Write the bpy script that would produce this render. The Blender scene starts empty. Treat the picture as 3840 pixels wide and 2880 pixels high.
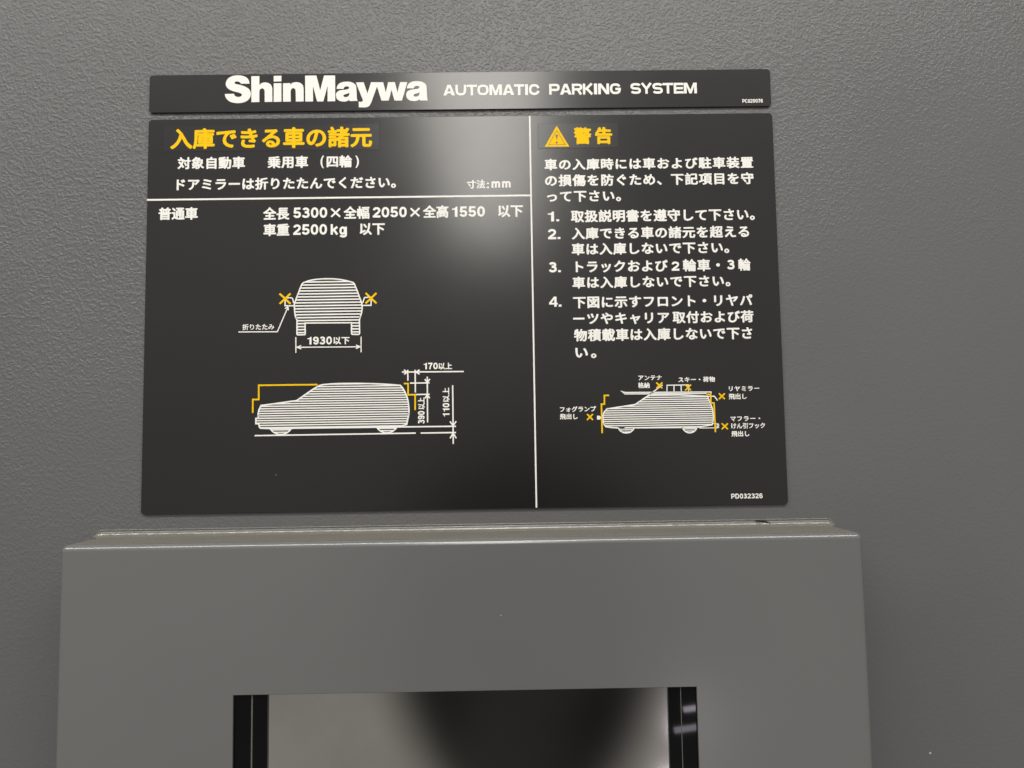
import bpy, bmesh, math, random
from mathutils import Vector, Matrix
from mathutils.geometry import tessellate_polygon
random.seed(7)
scene = bpy.context.scene
COL = scene.collection
MM = 0.001

# ------------------------------------------------------------------ camera
cam_data = bpy.data.cameras.new('camera')
cam_data.sensor_fit = 'HORIZONTAL'
cam_data.sensor_width = 36.0
cam_data.lens = 2900.0 / 3840.0 * 36.0
cam_data.clip_start = 0.02
cam_data.clip_end = 60.0
cam = bpy.data.objects.new('camera', cam_data)
COL.objects.link(cam)
R3 = Matrix(((0.9998432107634537, 0.014394845039760509, -0.010312241585076133),
             (-0.009218797899887575, -0.0740631559340752, -0.9972109419267147),
             (-0.01511845413753406, 0.9971496564555222, -0.07391884046117835)))
cam.matrix_world = Matrix.Translation((0.03947509, -0.77217911, -0.13362022)) @ R3.to_4x4()
scene.camera = cam

# ------------------------------------------------------------------ surroundings light (the hall behind the photographer)
world = bpy.data.worlds.new('World')
scene.world = world
world.use_nodes = True
wn, wl = world.node_tree.nodes, world.node_tree.links
wn.clear()
w_out = wn.new('ShaderNodeOutputWorld')
w_bg = wn.new('ShaderNodeBackground')
wl.new(w_bg.outputs[0], w_out.inputs[0])
w_tc = wn.new('ShaderNodeTexCoord')
w_sep = wn.new('ShaderNodeSeparateXYZ')
wl.new(w_tc.outputs['Generated'], w_sep.inputs[0])


def wmath(op, a, b=None, c=None, clamp=False):
    n = wn.new('ShaderNodeMath')
    n.operation = op
    n.use_clamp = clamp
    for i, v in enumerate((a, b, c)):
        if v is None:
            continue
        if isinstance(v, (int, float)):
            n.inputs[i].default_value = v
        else:
            wl.new(v, n.inputs[i])
    return n.outputs[0]


def wstep(v, a, b):
    n = wn.new('ShaderNodeMapRange')
    n.interpolation_type = 'SMOOTHSTEP'
    wl.new(v, n.inputs['Value'])
    n.inputs['From Min'].default_value = a
    n.inputs['From Max'].default_value = b
    return n.outputs[0]


# dark patch painted into the world light, standing in for the unseen photographer
fwd = wmath('MAXIMUM', wmath('MULTIPLY', w_sep.outputs['Y'], -1.0), 0.02)
uu = wmath('DIVIDE', w_sep.outputs['X'], fwd)
vv = wmath('DIVIDE', w_sep.outputs['Z'], fwd)
bend = wmath('MULTIPLY', wmath('POWER', wmath('ABSOLUTE', wmath('ADD', vv, 0.22)), 2.0), 1.7)
half = wmath('SUBTRACT', 0.178, bend)
off = wmath('ABSOLUTE', wmath('SUBTRACT', uu, 0.025))
m_u = wmath('SUBTRACT', 1.0, wstep(wmath('SUBTRACT', off, half), -0.035, 0.05))
arch = wmath('ADD', vv, wmath('MULTIPLY', wmath('POWER', off, 2.0), 3.2))
m_v = wmath('SUBTRACT', 1.0, wstep(arch, -0.045, 0.03))
front = wmath('SUBTRACT', 1.0, wstep(w_sep.outputs['Y'], -0.5, -0.2))
dark = wmath('MULTIPLY', wmath('MULTIPLY', m_u, m_v), front)
hall = wmath('MULTIPLY', wmath('ADD', 0.75, wmath('MULTIPLY', wstep(w_sep.outputs['Z'], -0.2, 0.6), 0.6)), 1.0)
# noise added to the world brightness to make the reflections uneven
w_map = wn.new('ShaderNodeMapping')
w_map.inputs['Scale'].default_value = (3.2, 3.2, 2.0)
wl.new(w_tc.outputs['Generated'], w_map.inputs[0])
w_noi = wn.new('ShaderNodeTexNoise')
w_noi.inputs['Scale'].default_value = 2.2
w_noi.inputs['Detail'].default_value = 3.0
wl.new(w_map.outputs[0], w_noi.inputs['Vector'])
world_noise = wmath('ADD', 0.62, wmath('MULTIPLY', w_noi.outputs['Fac'], 0.76))
lum = wmath('MULTIPLY', wmath('MULTIPLY', hall, world_noise), wmath('SUBTRACT', 1.0, wmath('MULTIPLY', dark, wmath('ADD', 0.80, wmath('MULTIPLY', w_noi.outputs['Fac'], 0.26)))))
w_bg.inputs['Color'].default_value = (1.0, 0.965, 0.905, 1)
wl.new(wmath('MULTIPLY', lum, 0.42), w_bg.inputs['Strength'])


def area(name, loc, size, power, color, rot):
    d = bpy.data.lights.new(name, 'AREA')
    d.shape = 'RECTANGLE'
    d.size, d.size_y = size
    d.energy = power
    d.color = color
    o = bpy.data.objects.new(name, d)
    o.location = loc
    o.rotation_euler = rot
    COL.objects.link(o)
    return o


CX, CZ = 0.0395, -0.1336
# fluorescent row in the ceiling, running away behind the camera (faces down)
area('ceiling_lamp', (CX - 0.06, -2.45, CZ + 1.2), (0.42, 2.6), 25.0, (1.0, 0.965, 0.90), (0, 0, 0))
# a row across the ceiling, close to the wall: it grazes the wall from above
area('ceiling_lamp', (CX - 0.35, -1.05, CZ + 1.45), (3.6, 0.2), 44.0, (1.0, 0.97, 0.915), (0, 0, 0))
# far strip lamps, seen only as pale bars in the black border of the screen
for px, py, w, h in ((2570, 2633, 84, 20), (2553, 2703, 122, 22), (2520, 2876, 160, 22)):
    u, v = (px - 1893.2) / 2900.0, -(py - 1655.4) / 2900.0
    t = 3.7
    area('strip_lamp', (CX + u * t, -(t - 0.772 + 0.1), CZ + v * t), (w * t / 2900, h * t / 2900), 0.13,
         (0.95, 0.86, 1.0), (math.radians(90), math.radians(-7), 0))

scene.view_settings.view_transform = 'Standard'
scene.view_settings.look = 'None'
scene.view_settings.exposure = 0.0
scene.view_settings.gamma = 1.0
scene.view_settings.use_curve_mapping = False


# ------------------------------------------------------------------ materials
def mat(name):
    m = bpy.data.materials.new(name)
    m.use_nodes = True
    nt = m.node_tree
    return m, nt, nt.nodes['Principled BSDF']


def noise(nt, scale, detail=2.0, rough=0.5, vec=None):
    n = nt.nodes.new('ShaderNodeTexNoise')
    n.inputs['Scale'].default_value = scale
    n.inputs['Detail'].default_value = detail
    n.inputs['Roughness'].default_value = rough
    if vec is not None:
        nt.links.new(vec, n.inputs['Vector'])
    return n.outputs['Fac']


def ramp(nt, v, a, b, ca=0.0, cb=1.0):
    n = nt.nodes.new('ShaderNodeMapRange')
    n.interpolation_type = 'SMOOTHSTEP'
    nt.links.new(v, n.inputs['Value'])
    n.inputs['From Min'].default_value = a
    n.inputs['From Max'].default_value = b
    n.inputs['To Min'].default_value = ca
    n.inputs['To Max'].default_value = cb
    return n.outputs[0]


def nmath(nt, op, a, b):
    n = nt.nodes.new('ShaderNodeMath')
    n.operation = op
    for i, v in enumerate((a, b)):
        if isinstance(v, (int, float)):
            n.inputs[i].default_value = v
        else:
            nt.links.new(v, n.inputs[i])
    return n.outputs[0]


def mixc(nt, f, a, b):
    n = nt.nodes.new('ShaderNodeMix')
    n.data_type = 'RGBA'
    nt.links.new(f, n.inputs['Factor'])
    for s, v in (('A', a), ('B', b)):
        i = [x for x in n.inputs if x.name == s and x.type == 'RGBA'][0]
        if isinstance(v, tuple):
            i.default_value = v + (1,)
        else:
            nt.links.new(v, i)
    return [x for x in n.outputs if x.type == 'RGBA'][0]


def objcoord(nt, scale=(1, 1, 1)):
    tc = nt.nodes.new('ShaderNodeTexCoord')
    mp = nt.nodes.new('ShaderNodeMapping')
    mp.inputs['Scale'].default_value = scale
    nt.links.new(tc.outputs['Object'], mp.inputs['Vector'])
    return mp.outputs[0]


def specks(nt, vec, scale, size, keep):
    """sparse small dots: 1 on a dot"""
    v = nt.nodes.new('ShaderNodeTexVoronoi')
    v.inputs['Scale'].default_value = scale
    nt.links.new(vec, v.inputs['Vector'])
    d = ramp(nt, v.outputs['Distance'], size * 0.6, size, 1.0, 0.0)
    sp = nt.nodes.new('ShaderNodeSeparateColor')
    nt.links.new(v.outputs['Color'], sp.inputs[0])
    k = ramp(nt, sp.outputs[0], keep, keep - 0.01, 0.0, 1.0)
    return nmath(nt, 'MULTIPLY', d, k)


GREY = (0.165, 0.160, 0.150)


def wall_paint():
    m, nt, p = mat('textured_grey_paint')
    vec = objcoord(nt)
    big = noise(nt, 3.0, 2.0, 0.5, vec)
    p_col = mixc(nt, ramp(nt, big, 0.35, 0.65), (0.120, 0.1215, 0.1235), (0.131, 0.1325, 0.1345))
    dust = specks(nt, vec, 14.0, 0.018, 0.5)
    p_col = mixc(nt, dust, p_col, (0.5, 0.48, 0.44))
    nt.links.new(p_col, p.inputs['Base Color'])
    p.inputs['Roughness'].default_value = 0.35
    # stippled roller texture: rounded bumps 3-4 mm across, fading towards lower right
    warp = nt.nodes.new('ShaderNodeTexNoise')
    warp.inputs['Scale'].default_value = 60.0
    nt.links.new(vec, warp.inputs['Vector'])
    add = nt.nodes.new('ShaderNodeVectorMath')
    add.operation = 'MULTIPLY_ADD'
    nt.links.new(warp.outputs['Color'], add.inputs[0])
    add.inputs[1].default_value = (0.003, 0.003, 0.003)
    nt.links.new(vec, add.inputs[2])
    n1 = noise(nt, 370.0, 2.0, 0.5, add.outputs[0])
    bump1 = ramp(nt, n1, 0.38, 0.72)
    n2 = noise(nt, 620.0, 1.0, 0.5, add.outputs[0])
    hgt = nmath(nt, 'ADD', bump1, nmath(nt, 'MULTIPLY', n2, 0.35))
    sep = nt.nodes.new('ShaderNodeSeparateXYZ')
    nt.links.new(vec, sep.inputs[0])
    fall = nmath(nt, 'SUBTRACT', nmath(nt, 'MULTIPLY', sep.outputs['Z'], 1.0), nmath(nt, 'MULTIPLY', sep.outputs['X'], 0.5))
    fall = nmath(nt, 'ADD', fall, nmath(nt, 'MULTIPLY', nmath(nt, 'SUBTRACT', noise(nt, 6.0, 2.0, 0.5, vec), 0.5), 0.5))
    amp = ramp(nt, fall, -0.30, 0.38, 0.22, 1.15)
    hgt = nmath(nt, 'MULTIPLY', hgt, amp)
    b = nt.nodes.new('ShaderNodeBump')
    b.inputs['Strength'].default_value = 1.0
    b.inputs['Distance'].default_value = 0.00040
    nt.links.new(hgt, b.inputs['Height'])
    nt.links.new(b.outputs[0], p.inputs['Normal'])
    return m


def cover_paint():
    m, nt, p = mat('satin_grey_paint')
    vec = objcoord(nt)
    big = noise(nt, 2.5, 3.0, 0.5, vec)
    c = mixc(nt, ramp(nt, big, 0.35, 0.65), (0.134, 0.1355, 0.1365), (0.142, 0.1435, 0.1445))
    d1 = specks(nt, vec, 13.0, 0.014, 0.5)
    d2 = specks(nt, vec, 30.0, 0.02, 0.06)
    c = mixc(nt, nmath(nt, 'MAXIMUM', d1, d2), c, (0.55, 0.53, 0.48))
    nt.links.new(c, p.inputs['Base Color'])
    nt.links.new(ramp(nt, noise(nt, 7.0, 5.0, 0.65, vec), 0.0, 1.0, 0.15, 0.22), p.inputs['Roughness'])
    p.inputs['Specular IOR Level'].default_value = 0.9
    b = nt.nodes.new('ShaderNodeBump')
    b.inputs['Strength'].default_value = 0.5
    b.inputs['Distance'].default_value = 0.00004
    nt.links.new(noise(nt, 300.0, 2.0, 0.5, vec), b.inputs['Height'])
    nt.links.new(b.outputs[0], p.inputs['Normal'])
    return m


def dusty():
    m, nt, p = mat('dusty_grey_paint')
    vec = objcoord(nt)
    n = noise(nt, 900.0, 3.0, 0.7, vec)
    n2 = noise(nt, 25.0, 3.0, 0.6, vec)
    c = mixc(nt, ramp(nt, n, 0.35, 0.7), (0.115, 0.108, 0.095), (0.215, 0.20, 0.165))
    c = mixc(nt, ramp(nt, n2, 0.4, 0.7, 0.0, 0.6), c, (0.13, 0.127, 0.118))
    nt.links.new(c, p.inputs['Base Color'])
    p.inputs['Roughness'].default_value = 0.9
    return m


def sealant_mat():
    m, nt, p = mat('painted_sealant')
    vec = objcoord(nt)
    n = noise(nt, 500.0, 3.0, 0.7, vec)
    c = mixc(nt, ramp(nt, n, 0.35, 0.75), (0.125, 0.124, 0.119), (0.20, 0.195, 0.18))
    nt.links.new(c, p.inputs['Base Color'])
    p.inputs['Roughness'].default_value = 0.22
    p.inputs['Specular IOR Level'].default_value = 1.0
    b = nt.nodes.new('ShaderNodeBump')
    b.inputs['Strength'].default_value = 0.6
    b.inputs['Distance'].default_value = 0.0004
    nt.links.new(noise(nt, 180.0, 3.0, 0.6, vec), b.inputs['Height'])
    nt.links.new(b.outputs[0], p.inputs['Normal'])
    return m


def board_mat():
    m, nt, p = mat('black_satin_sheet')
    vec = objcoord(nt)
    n = noise(nt, 5.0, 3.0, 0.5, vec)
    c = mixc(nt, n, (0.0075, 0.0075, 0.0078), (0.0090, 0.0089, 0.0091))
    d = specks(nt, vec, 26.0, 0.022, 0.3)
    c = mixc(nt, d, c, (0.30, 0.29, 0.27))
    nt.links.new(c, p.inputs['Base Color'])
    nt.links.new(ramp(nt, noise(nt, 9.0, 5.0, 0.6, vec), 0.0, 1.0, 0.165, 0.215), p.inputs['Roughness'])
    p.inputs['Specular IOR Level'].default_value = 0.85
    return m


def plain(name, col, rough, spec=0.5, metal=0.0, coat=0.0, var=0.04):
    m, nt, p = mat(name)
    vec = objcoord(nt)
    n = noise(nt, 60.0, 2.0, 0.5, vec)
    lo = tuple(c * (1 - var) for c in col)
    hi = tuple(min(1.0, c * (1 + var)) for c in col)
    nt.links.new(mixc(nt, n, lo, hi), p.inputs['Base Color'])
    p.inputs['Roughness'].default_value = rough
    p.inputs['Specular IOR Level'].default_value = spec
    p.inputs['Metallic'].default_value = metal
    p.inputs['Coat Weight'].default_value = coat
    p.inputs['Coat Roughness'].default_value = 0.02
    return m


M_WALL = wall_paint()
M_COVER = cover_paint()
M_DUST = dusty()
M_SEAL = sealant_mat()
M_BOARD = board_mat()
M_WHITE = plain('white_print', (0.90, 0.885, 0.845), 0.5, 0.3)
M_YELLOW = plain('yellow_print', (0.95, 0.575, 0.0), 0.5, 0.15)
M_TAPE = plain('black_tape', (0.0095, 0.0094, 0.0093), 0.215, 0.85)
M_BLACK = plain('glossy_black', (0.002, 0.002, 0.0025), 0.03, 0.2)
M_EDGE_GLINT = plain('edge_glint_grey', (0.12, 0.12, 0.105), 0.4)
M_LCD = plain('dark_display', (0.55, 0.535, 0.50), 0.09, 0.5, 1.0, 0.6)
M_FLAKE = plain('black_flake', (0.012, 0.012, 0.012), 0.6)


# ------------------------------------------------------------------ builders
def tag(o, label=None, cat=None, group=None, kind=None):
    if label: o['label'] = label
    if cat: o['category'] = cat
    if group: o['group'] = group
    if kind: o['kind'] = kind
    return o


def empty(name, loc, label, cat):
    o = bpy.data.objects.new(name, None)
    o.empty_display_size = 0.05
    o.location = loc
    COL.objects.link(o)
    return tag(o, label, cat)


def world_loc(o):
    v = Vector(o.location)
    return v + world_loc(o.parent) if o.parent else v


def link(name, verts, faces, material, parent=None, smooth=False, mats=None, fmat=None):
    """verts in metres, world coordinates; re-based on the parent's origin"""
    base = world_loc(parent) if parent else Vector((0, 0, 0))
    me = bpy.data.meshes.new(name)
    me.from_pydata([tuple(Vector(v) - base) for v in verts], [], faces)
    for mm_ in (mats or [material]):
        me.materials.append(mm_)
    if fmat:
        for p, i in zip(me.polygons, fmat):
            p.material_index = i
    if smooth:
        for p in me.polygons:
            p.use_smooth = True
    me.update()
    o = bpy.data.objects.new(name, me)
    COL.objects.link(o)
    if parent:
        o.parent = parent
    return o


class Print:
    """flat printed artwork in the plane of a sign: x, z in millimetres"""
    def __init__(self, y=-0.15):
        self.v, self.f, self.y, self.n = [], [], y, 0

    def lift(self):
        self.n += 1
        return (self.y - 0.008 * (self.n % 14)) * MM

    def poly(self, loops):
        y = self.lift()
        base = len(self.v)
        flat = [p for l in loops for p in l]
        self.v += [(p[0] * MM, y, p[1] * MM) for p in flat]
        for t in tessellate_polygon([[Vector((p[0], p[1], 0)) for p in l] for l in loops]):
            a, b, c = (flat[i] for i in t)
            if (b[0] - a[0]) * (c[1] - a[1]) - (b[1] - a[1]) * (c[0] - a[0]) < 0:
                t = (t[0], t[2], t[1])
            self.f.append(tuple(base + i for i in t))

    def stroke(self, pts, w, closed=False):
        y = self.lift()
        pts = [Vector(p) for p in pts]
        clean = [pts[0]]
        for p in pts[1:]:
            if (p - clean[-1]).length > 0.02:
                clean.append(p)
        if closed and (clean[0] - clean[-1]).length < 0.02:
            clean.pop()
        n = len(clean)
        L, Rr = [], []
        for i, p in enumerate(clean):
            d0 = (p - clean[i - 1]) if (i > 0 or closed) else None
            d1 = (clean[(i + 1) % n] - p) if (i < n - 1 or closed) else None
            d0 = d1 if d0 is None else d0
            d1 = d0 if d1 is None else d1
            n0 = Vector((-d0.y, d0.x)).normalized()
            n1 = Vector((-d1.y, d1.x)).normalized()
            b = n0 + n1
            if b.length < 0.3:
                b = n0
            b.normalize()
            k = min(1.0 / max(b.dot(n0), 0.35), 2.4)
            L.append(p + b * k * w / 2)
            Rr.append(p - b * k * w / 2)
        base = len(self.v)
        for a, b in zip(L, Rr):
            self.v += [(a.x * MM, y, a.y * MM), (b.x * MM, y, b.y * MM)]
        for i in range(n if closed else n - 1):
            j = (i + 1) % n
            self.f.append((base + 2 * i, base + 2 * i + 1, base + 2 * j + 1, base + 2 * j))

    def tris(self, verts, faces):
        y = self.lift()
        base = len(self.v)
        self.v += [(x * MM, y, z * MM) for x, z in verts]
        self.f += [tuple(base + i for i in f) for f in faces]

    def hatch(self, outline, pitch, w, z0):
        """horizontal stripes inside a closed outline"""
        zs = [p[1] for p in outline]
        k = math.ceil((min(zs) - z0) / pitch)
        z = z0 + k * pitch
        n = len(outline)
        while z < max(zs):
            xs = []
            for i in range(n):
                a, b = outline[i], outline[(i + 1) % n]
                if (a[1] - z) * (b[1] - z) < 0:
                    xs.append(a[0] + (z - a[1]) / (b[1] - a[1]) * (b[0] - a[0]))
            xs.sort()
            for a, b in zip(xs[::2], xs[1::2]):
                if b - a > 1.0:
                    self.stroke([(a, z), (b, z)], w)
            z += pitch

    def make(self, name, material, parent):
        # faces must look towards the viewer (-y)
        me_faces = []
        for f in self.f:
            a, b, c = (Vector(self.v[i]) for i in f[:3])
            if (b - a).cross(c - a).y > 0:
                f = tuple(reversed(f))
            me_faces.append(f)
        return link(name, self.v, me_faces, material, parent)


_glyphs = {}


def glyph(text):
    """outline of one character, size 1: (verts2d, faces)"""
    if text not in _glyphs:
        cu = bpy.data.curves.new('glyph', 'FONT')
        cu.body = text
        cu.size = 1.0
        cu.resolution_u = 4
        ob = bpy.data.objects.new('glyph', cu)
        COL.objects.link(ob)
        dg = bpy.context.evaluated_depsgraph_get()
        me = ob.evaluated_get(dg).to_mesh()
        vs = [(v.co.x, v.co.y) for v in me.vertices]
        fs = [tuple(p.vertices) for p in me.polygons]
        bpy.data.objects.remove(ob)
        bpy.data.curves.remove(cu)
        _glyphs[text] = (vs, fs)
    return _glyphs[text]


def arcpts(cx, cz, rx, rz, a0, a1, n=8, e=2.6):
    out = []
    for i in range(n + 1):
        a = math.radians(a0 + (a1 - a0) * i / n)
        c, s = math.cos(a), math.sin(a)
        out.append((cx + rx * math.copysign(abs(c) ** (2 / e), c), cz + rz * math.copysign(abs(s) ** (2 / e), s)))
    return out


def sans(ch):
    """bold grotesque figures and letters, cap height 1: (strokes, polygons, width)"""
    S, P, W = [], [], 0.69
    e = 2.25
    if ch == '0':
        S.append((arcpts(.345, .5, .245, .405, 0, 345, 23, e), True))
    elif ch == '1':
        W = 0.49
        P.append([[(.49, 0), (.49, 1), (.335, 1), (.29, .89), (.18, .83), (0, .815), (0, .685), (.25, .685), (.25, 0)]])
    elif ch == '2':
        S.append((arcpts(.34, .69, .24, .21, 178, -25, 10, e) + [(.44, .44), (.22, .25), (.12, .12)], False))
        S.append(([(.0, .095), (.68, .095)], False))
    elif ch == '3':
        S.append((arcpts(.33, .725, .215, .175, 165, -90, 10, e) + [(.25, .55)], False))
        S.append(([(.25, .53)] + arcpts(.33, .315, .25, .215, 90, -168, 12, e), False))
    elif ch == '4':
        P.append([[(.42, 0), (.62, 0), (.62, .22), (.72, .22), (.72, .39), (.62, .39), (.62, 1), (.40, 1), (0, .40), (0, .22), (.42, .22)], [(.43, .39), (.43, .74), (.19, .39)]])
    elif ch == '5':
        S.append(([(.09, .91), (.63, .91)], False))
        S.append(([(.175, .99), (.125, .44)], False))
        S.append((arcpts(.335, .325, .25, .225, 150, -168, 14, e), False))
    elif ch in '69':
        a = arcpts(.345, .315, .24, .215, 0, 345, 20, e)
        b = arcpts(.345, .5, .245, .405, 28, 200, 12, e)
        if ch == '9':
            a = [(.69 - x, 1 - z) for x, z in a]
            b = [(.69 - x, 1 - z) for x, z in b]
        S += [(a, True), (b, False)]
    elif ch == '7':
        S.append(([(0, .905), (.67, .905)], False))
        S.append(([(.57, .86), (.42, .6), (.31, .3), (.275, 0)], False))
    elif ch == 'P':
        S.append(([(.1, 0), (.1, 1)], False))
        S.append(([(.1, .905), (.4, .905)] + arcpts(.42, .65, .2, .255, 80, -80, 8, e) + [(.4, .395), (.1, .395)], False))
        W = .72
    elif ch == 'D':
        S.append(([(.1, 0), (.1, 1)], False))
        S.append(([(.1, .905), (.36, .905)] + arcpts(.38, .5, .30, .405, 80, -80, 10, e) + [(.36, .095), (.1, .095)], False))
        W = .78
    elif ch == 'C':
        S.append((arcpts(.40, .5, .30, .405, 35, 325, 16, e), False))
        W = .76
    elif ch == 'k':
        S += [([(.1, 0), (.1, 1)], False), ([(.12, .32), (.60, .74)], False), ([(.28, .48), (.60, 0)], False)]
        W = .70
    elif ch == 'g':
        S += [(arcpts(.30, .37, .2, .29, 0, 345, 20, e), True), ([(.59, .74), (.59, -.02)] + arcpts(.345, -.02, .245, .17, 0, -165, 8, e), False)]
        W = .69
    elif ch == 'm':
        S += [([(.1, 0), (.1, .76)], False), ([(.1, .5)] + arcpts(.31, .45, .21, .215, 150, 0, 6, e) + [(.52, 0)], False), ([(.52, .45)] + arcpts(.73, .45, .21, .215, 150, 0, 6, e) + [(.94, 0)], False)]
        W = 1.04
    elif ch == '.':
        P.append([[(0, 0), (.23, 0), (.23, .21), (0, .21)]])
        W = .23
    elif ch == ':':
        P += [[[(0, 0), (.2, 0), (.2, .2), (0, .2)]], [[(0, .5), (.2, .5), (.2, .7), (0, .7)]]]
        W = .2
    elif ch == '\u00d7':
        S += [([(0, 0), (.7, .7)], False), ([(0, .7), (.7, 0)], False)]
        W = .7
    return S, P, W


K_LO, K_HI = -0.080, 0.845


def draw_seg(p, seg):
    text, x0, x1, zb, zt, mode, bold = seg
    bold += 0.007
    if mode == 'i' and all(c in '0123456789PDCkgm.:\u00d7' for c in text):
        cur, items, gap = 0.0, [], 0.10
        for c in text:
            S, P, W = sans(c)
            dx = cur + (0.12 if c == '1' else 0.0)
            items.append((S, P, dx))
            cur = dx + W + (0.08 if c == '1' else 0.0) + gap
        w = {'m': .22, '\u00d7': .15}.get(text[0], .205)
        xs, zs = [], []
        for S, P, dx in items:
            for q, cl in S:
                # extents of a stroke: across flat ends only the run of the pen counts
                fat = w / 2 if len(q) > 2 or abs(q[0][0] - q[1][0]) < abs(q[0][1] - q[1][1]) else 0
                for x, z in q:
                    xs += [x + dx - fat, x + dx + fat]
                    zs += [z]
            for loops in P:
                for l in loops:
                    xs += [x + dx for x, z in l]
                    zs += [z for x, z in l]
        lo, hi = (0.0, 1.0) if text[0] in '0123456789PDCk' else (min(zs), max(zs))
        if 'g' in text:
            lo = -0.28
        if text[0] == 'm':
            lo, hi = 0.0, 0.76
        sx, sz = (x1 - x0) / (max(xs) - min(xs)), (zt - zb) / (hi - lo)
        mx = min(xs)
        def tf(x, z): return (x0 + (x - mx) * sx, zb + (z - lo) * sz)
        for S, P, dx in items:
            for q, cl in S:
                p.stroke([tf(x + dx, z) for x, z in q], w * (0.6 * sz + 0.4 * sx), cl)
            for loops in P:
                p.poly([[tf(x + dx, z) for x, z in l] for l in loops])
        return
    gl = [glyph(c) for c in text]
    n = len(text)
    l0 = min(v[0] for v in gl[0][0]) - bold
    r1 = max(v[0] for v in gl[-1][0]) + bold
    if mode == 'i':
        ys = [v[1] for g in gl for v in g[0]]
        lo, hi = min(ys) - bold, max(ys) + bold
    else:
        lo, hi = K_LO - bold, K_HI + bold
    em = (zt - zb) / (hi - lo)
    ex, pitch = em, 0
    if n > 1:
        # pitch from the measured ink ends; widen the glyph a little when the setting is loose
        for _ in range(6):
            pitch = (x1 - x0 - (r1 - l0) * ex) / (n - 1)
            ex = 0.45 * em + 0.55 * min(pitch, em * 1.25)
        pitch = (x1 - x0 - (r1 - l0) * ex) / (n - 1)
    else:
        ex = (x1 - x0) / (r1 - l0)
    stamps = [(0, 0)] + [(bold * math.cos(a * math.pi / 4), bold * math.sin(a * math.pi / 4)) for a in range(8)]
    stamps = [(a * 1.0, b * (0.85 if n else 1)) for a, b in stamps]
    for i, (vs, fs) in enumerate(gl):
        ox = x0 - l0 * ex + i * pitch
        for dx, dz in stamps:
            p.tris([(ox + (v[0] + dx) * ex, zb + (v[1] + dz - lo) * em) for v in vs], fs)


def text_part(name, segs, material, parent, y=-0.15):
    p = Print(y)
    for s in segs:
        draw_seg(p, s)
    return p.make(name, material, parent)


def vertical_text(name, segs, material, parent):
    """lettering turned a quarter to the left, reading upwards"""
    p = Print()
    for s in segs:
        draw_seg(p, s)
    p.v = [(-z, y, x) for x, y, z in p.v]
    return p.make(name, material, parent)


def round_rect(x0, x1, z0, z1, r, n=6):
    pts = []
    for cx, cz, a0 in ((x1 - r, z1 - r, 0), (x0 + r, z1 - r, 90), (x0 + r, z0 + r, 180), (x1 - r, z0 + r, 270)):
        for i in range(n + 1):
            a = math.radians(a0 + 90 * i / n)
            pts.append((cx + r * math.cos(a), cz + r * math.sin(a)))
    return pts


def plate(name, x0, x1, z0, z1, r, yf, yb, material, parent, bev=0.25):
    """thin sheet with rounded corners and a softened front edge, mm"""
    A = round_rect(x0 + bev, x1 - bev, z0 + bev, z1 - bev, max(r - bev, 0.05))
    B = round_rect(x0, x1, z0, z1, r)
    n = len(A)
    v = [(p[0] * MM, yf * MM, p[1] * MM) for p in A]
    v += [(p[0] * MM, (yf + bev) * MM, p[1] * MM) for p in B]
    v += [(p[0] * MM, yb * MM, p[1] * MM) for p in B]
    f = [tuple(range(n))]
    for k in (0, 1):
        for i in range(n):
            j = (i + 1) % n
            f.append((k * n + i, (k + 1) * n + i, (k + 1) * n + j, k * n + j))
    o = link(name, v, f, material, parent)
    bm = bmesh.new(); bm.from_mesh(o.data)
    bmesh.ops.recalc_face_normals(bm, faces=bm.faces)
    # front must look to -y
    bm.faces.ensure_lookup_table()
    if bm.faces[0].normal.y > 0:
        bmesh.ops.reverse_faces(bm, faces=bm.faces)
    bm.to_mesh(o.data); bm.free()
    return o

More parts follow.
